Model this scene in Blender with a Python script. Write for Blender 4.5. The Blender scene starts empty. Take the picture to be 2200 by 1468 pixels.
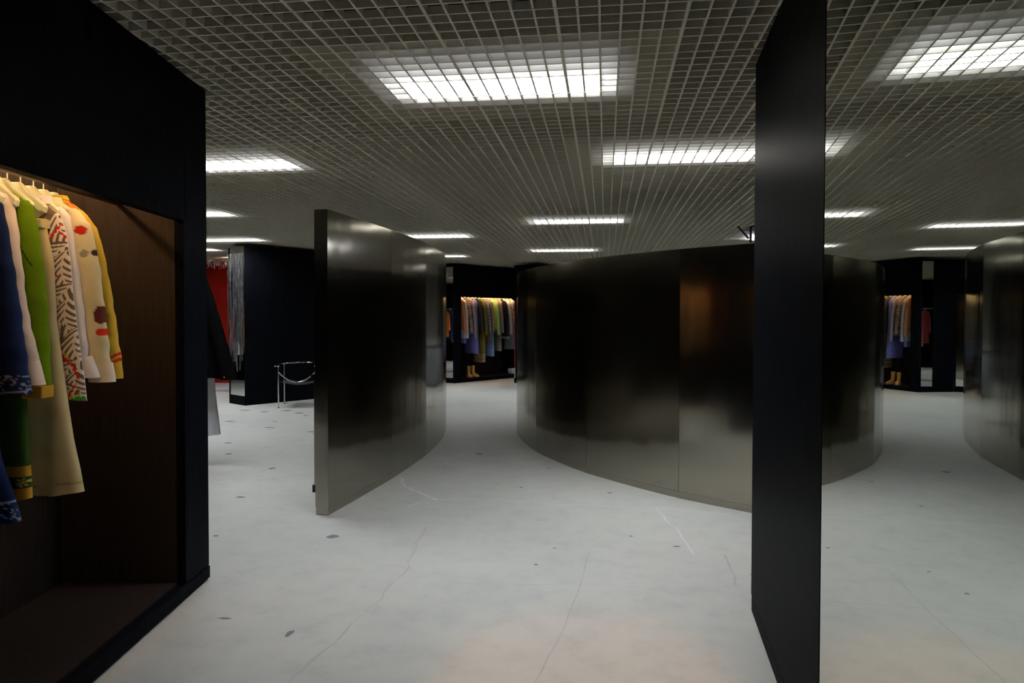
import bpy, math, random
from math import sin, cos, pi, sqrt, atan2, hypot
from mathutils import Vector, Matrix, Euler

# light levels
EXPOSURE, LAMP, TRAY_GLOW, LED, LED_FAR, SPOT = 0.0, 82.0, 0.08, 76.0, 115.0, 170.0

SC = bpy.context.scene
COL = SC.collection

# ------------------------------------------------------------------ camera, world, exposure
CAM_H = 1.64
GX, GY = 2.315, -31.909            # cell index of the ceiling lattice above the lens
CEIL = 3.05
cam = bpy.data.cameras.new('camera')
cam_o = bpy.data.objects.new('camera', cam)
COL.objects.link(cam_o)
F_PX, PPX, PPY = 1500.0, 1111.8, 716.7
cam.sensor_width = 36.0
cam.lens = 36.0 * F_PX / 2200.0
cam.shift_x = (1100.0 - PPX) / 2200.0
cam.shift_y = (PPY - 734.0) / 2200.0
cam.clip_start = 0.02
YAW, PIT, ROL = -0.124646, -0.021163, -0.001772
_fw = Vector((sin(YAW) * cos(PIT), cos(YAW) * cos(PIT), sin(PIT)))
_rt = Vector((cos(YAW), -sin(YAW), 0))
_up = _rt.cross(_fw)
_r2 = _rt * cos(ROL) - _up * sin(ROL)
_u2 = _up * cos(ROL) + _rt * sin(ROL)
cam_o.matrix_world = Matrix(((_r2.x, _u2.x, -_fw.x, 0), (_r2.y, _u2.y, -_fw.y, 0),
                             (_r2.z, _u2.z, -_fw.z, CAM_H), (0, 0, 0, 1)))
SC.camera = cam_o
world = bpy.data.worlds.new('world'); SC.world = world
world.use_nodes = True
world.node_tree.nodes['Background'].inputs[0].default_value = (0.6, 0.65, 0.7, 1)
world.node_tree.nodes['Background'].inputs[1].default_value = 0.0
SC.view_settings.view_transform = 'Standard'
SC.view_settings.look = 'None'
SC.view_settings.exposure = EXPOSURE
SC.view_settings.gamma = 1.0
SC.view_settings.use_curve_mapping = False
SC.cycles.max_bounces = 10
SC.cycles.diffuse_bounces = 5
SC.cycles.glossy_bounces = 6
SC.cycles.sample_clamp_indirect = 6.0

# ------------------------------------------------------------------ materials
def nt(m):
    m.use_nodes = True
    t = m.node_tree
    return t, t.nodes['Principled BSDF']

def add(t, kind, **kw):
    n = t.nodes.new(kind)
    for k, v in kw.items(): setattr(n, k, v)
    return n

def plain(name, col, rough=0.6, metal=0.0, spec=0.5):
    m = bpy.data.materials.new(name); t, b = nt(m)
    b.inputs['Base Color'].default_value = (*col, 1)
    b.inputs['Roughness'].default_value = rough
    b.inputs['Metallic'].default_value = metal
    b.inputs['Specular IOR Level'].default_value = spec
    return m

def glow(name, col, strength):
    m = bpy.data.materials.new(name); t, b = nt(m)
    b.inputs['Base Color'].default_value = (*col, 1)
    b.inputs['Emission Color'].default_value = (*col, 1)
    b.inputs['Emission Strength'].default_value = strength
    return m

def noise(t, scale, detail=3.0, rough=0.5, vec=None, stretch=None, coord='Object'):
    tc = add(t, 'ShaderNodeTexCoord')
    mp = add(t, 'ShaderNodeMapping')
    mp.inputs['Scale'].default_value = stretch or (1, 1, 1)
    t.links.new(tc.outputs[coord], mp.inputs['Vector'])
    n = add(t, 'ShaderNodeTexNoise')
    n.inputs['Scale'].default_value = scale
    n.inputs['Detail'].default_value = detail
    n.inputs['Roughness'].default_value = rough
    t.links.new(mp.outputs['Vector'], n.inputs['Vector'])
    return n

def ramp(t, src, stops):
    r = add(t, 'ShaderNodeValToRGB')
    el = r.color_ramp.elements
    while len(el) < len(stops): el.new(0.5)
    for e, (p, c) in zip(el, stops):
        e.position = p; e.color = (*c, 1) if len(c) == 3 else c
    t.links.new(src, r.inputs['Fac'])
    return r

def bump(t, b, src, strength, dist):
    bp = add(t, 'ShaderNodeBump')
    bp.inputs['Strength'].default_value = strength
    bp.inputs['Distance'].default_value = dist
    t.links.new(src, bp.inputs['Height'])
    t.links.new(bp.outputs['Normal'], b.inputs['Normal'])
    return bp

def black_wood(name, c0, c1, rough, spec):
    m = bpy.data.materials.new(name); t, b = nt(m)
    n = noise(t, 11.0, 6.0, 0.66, stretch=(5, 5, 0.30))
    r = ramp(t, n.outputs['Fac'], [(0.35, c0), (0.65, c1)])
    t.links.new(r.outputs['Color'], b.inputs['Base Color'])
    b.inputs['Roughness'].default_value = rough
    b.inputs['Specular IOR Level'].default_value = spec
    n2 = noise(t, 22.0, 4.0, 0.6, stretch=(5, 5, 0.22))
    bump(t, b, n2.outputs['Fac'], 0.8, 0.003)
    return m

def steel(name, col, rough, wave):
    m = bpy.data.materials.new(name); t, b = nt(m)
    b.inputs['Base Color'].default_value = (*col, 1)
    b.inputs['Metallic'].default_value = 1.0
    b.inputs['Roughness'].default_value = rough
    b.inputs['Anisotropic'].default_value = 0.6
    ge = add(t, 'ShaderNodeNewGeometry')
    cr = add(t, 'ShaderNodeVectorMath', operation='CROSS_PRODUCT')
    cr.inputs[1].default_value = (0, 0, 1)
    t.links.new(ge.outputs['True Normal'], cr.inputs[0])
    t.links.new(cr.outputs['Vector'], b.inputs['Tangent'])
    w = noise(t, 1.2, 2.0, 0.45, stretch=(1.6, 1.6, 0.6))
    bump(t, b, w.outputs['Fac'], wave, 0.06)
    return m

def concrete():
    m = bpy.data.materials.new('worn_concrete'); t, b = nt(m)
    a = noise(t, 0.55, 5.0, 0.6)
    ra = ramp(t, a.outputs['Fac'], [(0.3, (0.40, 0.405, 0.355)), (0.5, (0.445, 0.445, 0.385)), (0.72, (0.475, 0.47, 0.40))])
    s = noise(t, 5.0, 8.0, 0.68)
    rs = ramp(t, s.outputs['Fac'], [(0.28, (0.88, 0.88, 0.88)), (0.5, (1, 1, 1)), (0.72, (1.05, 1.045, 1.03))])
    mx = add(t, 'ShaderNodeMix', data_type='RGBA', blend_type='MULTIPLY')
    mx.inputs[0].default_value = 1.0
    t.links.new(ra.outputs['Color'], mx.inputs[6]); t.links.new(rs.outputs['Color'], mx.inputs[7])
    v = noise(t, 2.4, 3.0, 0.5, stretch=(0.8, 1.3, 1))
    rv = ramp(t, v.outputs['Fac'], [(0.0, (1, 1, 1)), (0.72, (1, 1, 1)), (0.78, (0.80, 0.80, 0.81))])
    m2 = add(t, 'ShaderNodeMix', data_type='RGBA', blend_type='MULTIPLY')
    m2.inputs[0].default_value = 1.0
    t.links.new(mx.outputs[2], m2.inputs[6]); t.links.new(rv.outputs['Color'], m2.inputs[7])
    t.links.new(m2.outputs[2], b.inputs['Base Color'])
    b.inputs['Roughness'].default_value = 0.55
    b.inputs['Specular IOR Level'].default_value = 0.35
    bump(t, b, s.outputs['Fac'], 0.12, 0.01)
    return m

def fabric(name, weave=420.0, depth=0.25, rough=0.92, stretch=(1, 1, 1)):
    m = bpy.data.materials.new(name); t, b = nt(m)
    at = add(t, 'ShaderNodeVertexColor'); at.layer_name = 'Col'
    n = noise(t, weave, 2.0, 0.5, stretch=stretch)
    r = ramp(t, n.outputs['Fac'], [(0.25, (0.86,) * 3), (0.75, (1.08,) * 3)])
    mx = add(t, 'ShaderNodeMix', data_type='RGBA', blend_type='MULTIPLY')
    mx.inputs[0].default_value = 1.0
    t.links.new(at.outputs['Color'], mx.inputs[6]); t.links.new(r.outputs['Color'], mx.inputs[7])
    t.links.new(mx.outputs[2], b.inputs['Base Color'])
    b.inputs['Roughness'].default_value = rough
    b.inputs['Specular IOR Level'].default_value = 0.05
    bump(t, b, n.outputs['Fac'], depth, 0.002)
    return m

def glow_tray():
    """added sheet round the diffuser: scattered lamp light painted as emission fading outwards"""
    m = bpy.data.materials.new('glow_tray'); t, b = nt(m)
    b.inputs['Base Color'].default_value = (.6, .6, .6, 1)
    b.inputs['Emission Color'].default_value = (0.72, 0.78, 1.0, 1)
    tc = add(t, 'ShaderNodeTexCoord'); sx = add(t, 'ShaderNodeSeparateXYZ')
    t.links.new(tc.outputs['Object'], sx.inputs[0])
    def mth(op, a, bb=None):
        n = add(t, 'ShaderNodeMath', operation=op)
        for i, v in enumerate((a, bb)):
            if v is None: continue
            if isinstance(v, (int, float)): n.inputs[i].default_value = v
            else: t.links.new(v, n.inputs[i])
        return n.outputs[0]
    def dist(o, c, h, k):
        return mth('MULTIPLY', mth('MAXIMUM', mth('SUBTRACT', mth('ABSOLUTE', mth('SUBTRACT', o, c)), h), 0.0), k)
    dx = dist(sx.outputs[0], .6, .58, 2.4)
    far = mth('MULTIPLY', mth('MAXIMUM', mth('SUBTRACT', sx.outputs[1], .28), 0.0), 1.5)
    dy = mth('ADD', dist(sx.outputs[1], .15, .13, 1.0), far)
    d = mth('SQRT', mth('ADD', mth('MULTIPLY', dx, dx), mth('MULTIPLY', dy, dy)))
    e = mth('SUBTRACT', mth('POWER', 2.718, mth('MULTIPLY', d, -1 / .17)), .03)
    t.links.new(mth('MULTIPLY', mth('MAXIMUM', e, 0.0), LAMP * TRAY_GLOW), b.inputs['Emission Strength'])
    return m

M = dict(
    wood=black_wood('black_stained_oak', (0.0014, 0.0016, 0.0023), (0.0062, 0.0068, 0.0095), 0.42, 0.007),
    niche=black_wood('brown_niche_board', (0.028, 0.020, 0.0145), (0.038, 0.0275, 0.020), 0.6, 0.02),
    niche_floor=black_wood('dark_niche_floor', (0.012, 0.009, 0.0075), (0.02, 0.015, 0.012), 0.6, 0.02),
    steel=steel('brushed_steel', (0.33, 0.31, 0.26), 0.135, 0.17),
    steel_flat=steel('brushed_steel_flat', (0.33, 0.31, 0.26), 0.15, 0.04),
    chrome=plain('chrome', (0.75, 0.75, 0.74), 0.1, 1.0),
    mirror=plain('mirror_glass', (0.80, 0.84, 0.80), 0.0, 1.0),
    floor=concrete(),
    blade=plain('louvre_blade_paint', (0.72, 0.68, 0.56), 0.55, 0.0, 0.4),
    void=plain('plenum_black', (0.012, 0.012, 0.013), 0.9),
    wall=plain('black_wall_paint', (0.012, 0.0125, 0.015), 0.7),
    lamp=glow('lamp_diffuser', (0.84, 0.88, 1.0), LAMP),
    glow_tray=glow_tray(),
    housing=plain('lamp_housing', (0.5, 0.5, 0.5), 0.5),
    led=glow('warm_light_strip', (1.0, 0.62, 0.32), LED),
    led_far=glow('warm_light_strip_far', (1.0, 0.62, 0.30), LED_FAR),
    rail=plain('bronze_rail', (0.06, 0.045, 0.035), 0.4, 0.6),
    hanger=plain('cream_plastic', (0.66, 0.66, 0.42), 0.45),
    hook=plain('white_wire', (0.75, 0.70, 0.62), 0.4),
    cloth=fabric('woven_cloth'),
    knit=fabric('ribbed_knit', 260.0, 0.9, 0.95, (0.35, 0.35, 2.2)),
    leather=plain('mustard_leather', (0.42, 0.20, 0.04), 0.5),
    sole=plain('tan_sole', (0.28, 0.15, 0.06), 0.7),
    button=plain('pearl_button', (0.75, 0.72, 0.66), 0.25),
    red=plain('red_paint', (0.30, 0.010, 0.004), 0.6, 0.0, 0.15),
    pale=plain('pale_carpet', (0.42, 0.38, 0.38), 0.9),
    crack=plain('crack_filler', (0.56, 0.56, 0.54), 0.8),
    stain=plain('dark_scuff', (0.15, 0.15, 0.155), 0.7),
    seam=plain('faint_seam', (0.385, 0.37, 0.335), 0.8),
    white=plain('white_plaster', (0.72, 0.72, 0.66), 0.7),
    drum=plain('grey_concrete_drum', (0.23, 0.24, 0.25), 0.45),
    leaf=plain('yellow_leaf', (0.52, 0.36, 0.03), 0.6),
    twig=plain('brown_twig', (0.12, 0.07, 0.03), 0.8),
    tinsel=plain('silver_foil', (0.94, 0.95, 0.98), 0.2, 1.0),
    rubber=plain('black_rubber', (0.01, 0.01, 0.01), 0.7),
)

# ------------------------------------------------------------------ mesh helpers
class MB:
    def __init__(s): s.v, s.f, s.c, s.sm = [], [], None, False
    def box(s, x0, x1, y0, y1, z0, z1):
        k = len(s.v)
        s.v += [(x, y, z) for z in (z0, z1) for y in (y0, y1) for x in (x0, x1)]
        s.f += [tuple(k + i for i in q) for q in ((0, 2, 3, 1), (4, 5, 7, 6), (0, 1, 5, 4), (2, 6, 7, 3), (0, 4, 6, 2), (1, 3, 7, 5))]
        return s
    def bbox(s, x0, x1, y0, y1, z0, z1, e=0.004):
        """box with chamfered edges all round"""
        rings = []
        def rect(z, i):
            a, b, c, d = x0 + i, x1 - i, y0 + i, y1 - i
            return [(a + e, c, z), (b - e, c, z), (b, c + e, z), (b, d - e, z), (b - e, d, z), (a + e, d, z), (a, d - e, z), (a, c + e, z)]
        rings = [rect(z0, e), rect(z0 + e, 0), rect(z1 - e, 0), rect(z1, e)]
        return s.loft(rings, True, True)
    def loft(s, rings, cap0=False, cap1=False, closed=True):
        k = len(s.v); n = len(rings[0])
        for r in rings: s.v += [tuple(p) for p in r]
        for i in range(len(rings) - 1):
            for j in range(n if closed else n - 1):
                j2 = (j + 1) % n
                s.f.append((k + i * n + j, k + i * n + j2, k + (i + 1) * n + j2, k + (i + 1) * n + j))
        if cap0: s.f.append(tuple(k + j for j in reversed(range(n))))
        if cap1: s.f.append(tuple(k + (len(rings) - 1) * n + j for j in range(n)))
        return s
    def tube(s, pts, r, n=8, cap=True):
        pts = [Vector(p) for p in pts]
        rr = r if isinstance(r, (list, tuple)) else [r] * len(pts)
        rings = []; ref = None
        for i, p in enumerate(pts):
            d = (pts[min(i + 1, len(pts) - 1)] - pts[max(i - 1, 0)])
            d = d.normalized() if d.length > 1e-9 else Vector((0, 0, 1))
            if ref is None:
                ref = Vector((1, 0, 0)) if abs(d.x) < .8 else Vector((0, 1, 0))
            a = d.cross(ref).normalized(); b = d.cross(a).normalized(); ref = -d.cross(a).cross(d).normalized() if False else ref
            rings.append([tuple(p + a * (rr[i] * cos(2 * pi * j / n)) + b * (rr[i] * sin(2 * pi * j / n))) for j in range(n)])
        return s.loft(rings, cap, cap)
    def prism(s, poly, axis, a, b, e=0.0):
        """polygon in two axes, extruded along the third (axis 'x', 'y' or 'z'), optional rounded rim"""
        cx = sum(p[0] for p in poly) / len(poly); cy = sum(p[1] for p in poly) / len(poly)
        def at(p, h):
            if axis == 'y': return (p[0], h, p[1])
            if axis == 'x': return (h, p[0], p[1])
            return (p[0], p[1], h)
        def inset(d):
            out = []; n = len(poly)
            for i in range(n):
                p0, p, p1 = Vector(poly[i - 1]), Vector(poly[i]), Vector(poly[(i + 1) % n])
                t0 = (p - p0).normalized(); t1 = (p1 - p).normalized()
                n0 = Vector((-t0.y, t0.x)); n1 = Vector((-t1.y, t1.x)); m = (n0 + n1)
                m = m.normalized() if m.length > 1e-6 else n0
                out.append(p + m * (d / max(0.35, m.dot(n0))))
            return out
        area = sum(poly[i - 1][0] * poly[i][1] - poly[i][0] * poly[i - 1][1] for i in range(len(poly)))
        sg = 1 if area > 0 else -1
        if e > 0:
            q = inset(e * sg)
            return s.loft([[at(p, a) for p in q], [at(p, a + e) for p in poly], [at(p, b - e) for p in poly], [at(p, b) for p in q]], True, True)
        return s.loft([[at(p, a) for p in poly], [at(p, b) for p in poly]], True, True)
    def build(s, name, mat, parent=None, smooth=False, kind=None):
        me = bpy.data.meshes.new(name)
        me.from_pydata(s.v, [], s.f); me.update()
        import bmesh
        if len(s.f) < 20000:
            bm = bmesh.new(); bm.from_mesh(me); bmesh.ops.recalc_face_normals(bm, faces=bm.faces); bm.to_mesh(me); bm.free()
        if smooth:
            me.polygons.foreach_set('use_smooth', [True] * len(me.polygons))
            try: me.set_sharp_from_angle(angle=math.radians(50))
            except Exception: pass
        if s.c:
            ca = me.color_attributes.new('Col', 'FLOAT_COLOR', 'POINT')
            flat = []
            for c in s.c: flat += [c[0], c[1], c[2], 1.0]
            ca.data.foreach_set('color', flat)
        me.materials.append(M[mat] if isinstance(mat, str) else mat)
        o = bpy.data.objects.new(name, me); COL.objects.link(o)
        if parent: o.parent = parent
        if kind: o['kind'] = kind
        return o

def tag(o, label, cat, group=None):
    o['label'] = label; o['category'] = cat
    if group: o['group'] = group
    return o

def thing(name, label, cat, loc=(0, 0, 0), rz=0.0, group=None):
    o = bpy.data.objects.new(name, None); COL.objects.link(o)
    o.empty_display_size = 0.1
    o.location = loc; o.rotation_euler = (0, 0, rz)
    return tag(o, label, cat, group)

def lerp_list(tab, z):
    """piecewise-linear lookup, tab = [(z, value...)] sorted from high z to low z"""
    if z >= tab[0][0]: return tab[0][1:]
    if z <= tab[-1][0]: return tab[-1][1:]
    for a, b in zip(tab, tab[1:]):
        if b[0] <= z <= a[0]:
            k = (a[0] - z) / max(1e-9, a[0] - b[0])
            return tuple(p + (q - p) * k for p, q in zip(a[1:], b[1:]))

def spline(pts, step):
    """Catmull-Rom through 2-D points, resampled at equal arc length"""
    P = [Vector(p) for p in pts]
    P = [P[0] * 2 - P[1]] + P + [P[-1] * 2 - P[-2]]
    dense = []
    for i in range(1, len(P) - 2):
        for k in range(30):
            t = k / 30.0
            dense.append(0.5 * ((2 * P[i]) + (P[i + 1] - P[i - 1]) * t + (2 * P[i - 1] - 5 * P[i] + 4 * P[i + 1] - P[i + 2]) * t * t
                                + (3 * P[i] - P[i - 1] - 3 * P[i + 1] + P[i + 2]) * t ** 3))
    dense.append(P[-2])
    out = [dense[0]]; acc = 0.0
    for a, b in zip(dense, dense[1:]):
        L = (b - a).length; d = 0.0
        while acc + (L - d) >= step:
            d += step - acc; acc = 0.0
            out.append(a + (b - a) * (d / L))
        acc += L - d
    return out

# ------------------------------------------------------------------ the setting
def struct(o):
    o['kind'] = 'structure'; return o
X0, X1, Y0, Y1 = -15.0, 8.5, -4.0, 25.0
floor = struct(MB().box(X0, X1, Y0, Y1, -0.1, 0.0).build('floor', 'floor'))
ceiling = struct(MB().box(X0, X1, Y0, Y1, 3.55, 3.65).build('ceiling', 'void'))
struct(MB().box(X0 - .2, X0, Y0, Y1, 0, 3.55).build('wall_left', 'wall'))
struct(MB().box(X1, X1 + .2, Y0, Y1, 0, 3.55).build('wall_right', 'wall'))
struct(MB().box(X0, X1, Y1, Y1 + .2, 0, 3.55).build('wall_back', 'wall'))
struct(MB().box(X0, X1, Y0 - .2, Y0, 0, 3.55).build('wall_front', 'wall'))

# cracks, seams and scuffs lying in the concrete surface
def floor_line(name, pts, w, mat, z=0.0006, seed=0, jit=0.015):
    rnd = random.Random(seed); P = []
    for (a, b) in zip(pts, pts[1:]):
        for k in range(5):
            t = k / 5.0
            P.append(Vector((a[0] + (b[0] - a[0]) * t + rnd.uniform(-jit, jit), a[1] + (b[1] - a[1]) * t + rnd.uniform(-jit, jit))))
    P.append(Vector(pts[-1]))
    m = MB(); L, R = [], []
    for i, p in enumerate(P):
        d = (P[min(i + 1, len(P) - 1)] - P[max(0, i - 1)]).normalized(); n = Vector((-d.y, d.x))
        ww = w * rnd.uniform(.35, 1.3) * .5
        L.append((p.x + n.x * ww, p.y + n.y * ww, z)); R.append((p.x - n.x * ww, p.y - n.y * ww, z))
    m.loft([L, R], closed=False)
    return m.build(name, mat, floor)
floor_line('crack', [(-2.07, 6.95), (-1.99, 6.72), (-1.93, 6.58), (-1.71, 6.39), (-1.62, 6.25), (-1.51, 6.13)], .035, 'crack', seed=1)
floor_line('crack', [(-1.51, 6.13), (-1.13, 6.23), (-0.30, 6.13), (0.45, 6.12), (1.05, 6.0)], .010, 'crack', seed=2)
floor_line('crack', [(0.45, 6.12), (0.55, 5.55), (0.62, 4.96)], .014, 'crack', seed=3)
floor_line('crack', [(-1.62, 6.05), (-1.70, 5.9)], .03, 'crack', seed=4)
floor_line('crack', [(-1.40, 5.35), (-1.33, 4.7), (-1.28, 4.45), (-1.30, 3.9), (-1.36, 3.35), (-1.4, 2.9)], .012, 'seam', seed=5)
floor_line('crack', [(-.10, 4.95), (-.14, 4.3), (-.22, 3.6), (-.33, 2.95)], .008, 'seam', seed=6, jit=.004)
floor_line('crack', [(.83, 4.95), (.83, 4.55), (.80, 4.4)], .02, 'seam', seed=7, jit=.004)
floor_line('crack', [(-.9, 4.2), (-.1, 4.3), (.7, 4.28)], .006, 'seam', seed=8)
def blot(x, y, rx, ry, seed):
    rnd = random.Random(seed); n = 14
    ring = [(x + rx * cos(2 * pi * k / n) * rnd.uniform(.6, 1.1), y + ry * sin(2 * pi * k / n) * rnd.uniform(.6, 1.1), .0009) for k in range(n)]
    m = MB(); m.v = ring; m.f = [tuple(range(n))]
    return m.build('scuff', 'stain', floor)
for i, (x, y, rx, ry) in enumerate([(-2.02, 5.0, .05, .05), (-1.62, 3.42, .02, .05), (-5.6, 11.75, .10, .10), (-5.9, 11.55, .07, .08), (-5.25, 11.5, .10, .09), (-5.0, 11.2, .05, .06),
        (-6.35, 11.7, .12, .06), (-6.9, 11.4, .15, .05), (-5.55, 9.1, .12, .10), (-4.9, 8.6, .06, .05), (-5.4, 8.0, .08, .07), (.52, 5.1, .03, .02), (-.45, 4.6, .02, .015), (.2, 5.3, .02, .015),
        (-2.05, 3.55, .05, .015), (.05, 6.6, .03, .02), (-.8, 6.7, .02, .02), (-.35, 4.95, .015, .012), (.95, 4.6, .02, .015), (-1.2, 12.6, .45, .35), (-1.7, 15.6, .25, .3), (-1.0, 9.2, .1, .06), (-4.2, 9.6, .07, .05), (-5.0, 9.9, .10, .05), (-4.5, 7.9, .05, .04), (-3.6, 7.2, .04, .05), (-3.3, 6.0, .05, .03), (-5.9, 10.4, .09, .07), (-5.2, 10.5, .05, .04), (-6.2, 9.6, .12, .07), (-4.1, 10.8, .06, .06), (-2.9, 4.9, .03, .02), (-.6, 7.6, .03, .02), (-1.5, 8.3, .05, .04)]):
    blot(x, y, rx, ry, i)

# open-cell louvre ceiling: 600 mm tiles of 6 x 6 cells
def tile_mesh():
    m = MB(); h0, h1 = 0.0, 0.040
    for i in range(6):
        w = .0085 if i == 0 else .0055
        x = i * .1
        m.box(x - w, x + w, .004, .6, h0, h1)
    for j in range(6):
        y = j * .1
        a, b = (.004, .014) if j == 0 else (y - .0055, y + .0055)
        for i in range(6):
            w0 = .0085 if i == 0 else .0055; w1 = .0085 if i == 5 else .0055
            m.box(i * .1 + w0, i * .1 + .1 - w1, a, b, h0 + .0004, h1)
    return m
tm = tile_mesh()
def world_of(c, r): return ((c - GX) * .1, (r - GY) * .1)
def project(x, y, z):
    d = Vector((x, y, z - CAM_H)); a, b, c = d.dot(_r2), d.dot(_u2), d.dot(_fw)
    if c < .05: return None
    return PPX + F_PX * a / c, PPY - F_PX * b / c, c
tiles = []
for ci in range(-25, 18):
    for ri in range(-11, 32):
        x, y = world_of(ci * 6, ri * 6)
        if x < X0 + .02 or x + .6 > X1 or y < Y0 + .02 or y + .6 > Y1: continue
        tiles.append((x, y, ci, ri))
TILT, GONE = (3, None), (4, None)
tilt_pos = None
def is_gone(x, y):
    return (2.0 < x < 2.3 and 10.9 < y < 12.3)
def is_tilt(x, y):
    return False
near = []
for t in tiles:
    p = project(t[0] + .3, t[1] + .3, CEIL)
    if p and -60 < p[0] < 1800 and -140 < p[1] < 600 and t[1] > .5:
        near.append((t[0] ** 2 + t[1] ** 2, t))
near.sort(); pick = set(t for _, t in near[:298])
proto = None; rest = MB()
for t in tiles:
    x, y, ci, ri = t
    if is_gone(x, y): continue
    tl = is_tilt(x, y)
    if t in pick or tl:
        if proto is None:
            proto = tm.build('louvre_tile', 'blade', ceiling); o = proto
        else:
            o = proto.copy(); COL.objects.link(o)
        o.location = (x, y, CEIL)
        if tl:
            o.location = (x + .012, y, CEIL - .002); o.rotation_euler = (0, math.radians(42), 0)
    else:
        k = len(rest.v)
        rest.v += [(a + x, b + y, c + CEIL) for a, b, c in tm.v]
        rest.f += [tuple(k + i for i in f) for f in tm.f]
rest.build('louvre_tiles_beyond', 'blade', ceiling, kind='stuff')
# hanger rod of the open bay above the curved partition
MB().box(2.17, 2.20, 10.96, 10.985, 2.80, 3.09).build('hanger_rod', 'rail', ceiling)
MB().prism([(1.975, 3.047), (2.01, 3.047), (2.165, 2.87), (2.14, 2.85)], 'y', 10.95, 10.958).build('loose_louvre_strip', 'rail', ceiling)

# ceiling lamps lying on the louvre
lamp_spots = [(-1.23, 4.09, 'brightest ceiling light panel, nearest, above the middle of the floor'),
              (0.07, 6.10, 'ceiling light panel running behind the black mirror wall end'),
              (-4.09, 5.98, 'ceiling light panel beside the top of the left black cabinet'),
              (-6.30, 8.78, 'short-looking ceiling light cut off by the left cabinet, second from the front'),
              (-7.38, 11.78, 'ceiling light panel above the black tinsel-sided cabinet'),
              (-3.56, 11.62, 'ceiling light panel just above the left steel partition'),
              (-4.40, 15.40, 'faint ceiling light behind the far end of the left steel partition'),
              (-1.02, 10.05, 'ceiling light panel above the gap between the two steel partitions'),
              (-1.45, 14.35, 'ceiling light panel farthest back over the passage'),
              (-1.23, -3.0, 'ceiling light panel behind the photographer'),
              (-4.1, 1.6, 'ceiling light panel over the back of the left cabinet'),
              (2.4, 8.6, 'ceiling light panel inside the right steel enclosure, front one'),
              (2.6, 12.6, 'ceiling light panel inside the right steel enclosure, middle one'),
              (0.3, 18.6, 'ceiling light panel over the plant drum'),
              (-9.2, 13.4, 'ceiling light panel in front of the red booth'),
              (-11.4, 9.6, 'ceiling light panel over the hidden clothes rack'),
              (-7.6, 18.2, 'ceiling light panel over the back of the shop')]
for x, y, lab in lamp_spots:
    t = thing('ceiling_light', lab, 'ceiling light', (x, y, CEIL + .048), 0, 'fluorescent panels above the louvre ceiling')
    MB().box(0.0, 1.2, 0, .3, 0, .004).build('diffuser', 'lamp', t)
    m = MB()
    for q in ((-.40, 1.60, -.60, -.001), (-.40, 1.60, .301, .80), (-.40, -.001, -.0005, .3005), (1.201, 1.60, -.0005, .3005)): m.box(q[0], q[1], q[2], q[3], .0, .004)
    m.build('tray', 'glow_tray', t)  # added glowing sheet, imitates lamp light spreading through the louvre
    m = MB(); m.box(-.41, 1.61, -.61, .81, .0045, .07)
    m.build('housing', 'housing', t)

# ------------------------------------------------------------------ left black cabinet with the lit niche
LC = (-2.46, 4.08); LU = (.152, -.9884); LN = (.9884, .152)
LRZ = atan2(.152, .9884)             # local x = out of the face, local y = away from the viewer
def lloc(s, d, z=0.0): return (LC[0] + LU[0] * s - LN[0] * d, LC[1] + LU[1] * s - LN[1] * d, z)
cab = thing('display_cabinet', 'tall black wooden cabinet with warm lit clothes niche filling the left foreground', 'cabinet', (*LC, 0), LRZ)
# local: x = -d, y = -s
NS0, NS1, ND = .30, 3.2, .72
MB().bbox(-.80, 0, -NS0, 0, .09, CEIL).build('end_panel', 'wood', cab)
MB().bbox(-.80, 0, -4.6, -NS1, .09, CEIL).build('near_panel', 'wood', cab)
MB().bbox(-.05, 0, -NS1 + .001, -NS0 - .001, 2.2, CEIL).build('lintel', 'wood', cab)
MB().box(-.80, -ND, -NS1, -NS0, .09, CEIL).build('back_panel', 'niche_floor', cab)
MB().box(-ND, -.051, -NS0 - .008, -NS0 - .0005, .103, 2.519).build('end_lining', 'niche', cab)
MB().box(-ND + .001, -.051, -NS1, -NS0, 2.52, 2.56).build('soffit', 'niche', cab)
MB().bbox(-.05, 0, -NS0 - .0005, -NS0 - .022, .1, 2.2, .002).build('jamb_trim', 'wood', cab)
MB().box(-ND, -.051, -NS1, -NS0, .088, .102).build('niche_floor', 'niche_floor', cab)
MB().bbox(-.78, .004, -4.6, .004, .012, .087, .003).build('plinth', 'wood', cab)
MB().box(-.75, -.03, -4.55, -.03, 0, .012).build('plinth_foot', 'rubber', cab)
MB().tube([(-.38, -NS1, 2.30), (-.38, -NS0, 2.30)], .013, 12).build('clothes_rail', 'rail', cab, True)
MB().box(-.066, -.053, -NS1 + .02, -NS0 - .42, 2.36, 2.366).build('light_strip', 'led', cab)
MB().box(-.612, -.588, -NS1 + .02, -NS0 - .012, 2.490, 2.516).build('light_strip', 'led', cab)

# ------------------------------------------------------------------ right black wall with the big mirror
MP = (0.822, 4.03); MSL = .0612
MRZ = -math.atan(MSL)                 # local y runs along the wall away from the viewer, local x into the wall
mw = thing('mirror_wall', 'tall black stained oak wall end with a full-height mirror on the right', 'wall panel', (*MP, 0), MRZ)
ME = -1.575                           # where the mirror begins
MB().bbox(0, .42, ME - .004, 0, .092, CEIL).build('oak_panel', 'wood', mw)
MB().bbox(.002, .42, ME - .004, -.003, 0, .0895).build('plinth', 'wood', mw)
MB().box(.02, .42, -5.6, ME - .0045, 0, CEIL).build('backing', 'wall', mw)
MB().box(.0, .0195, -5.6, ME - .014, 0.002, CEIL).build('mirror', 'mirror', mw)
MB().box(.004, .0195, ME - .0125, ME - .0045, .002, CEIL).build('edge_trim', 'rubber', mw)

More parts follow.
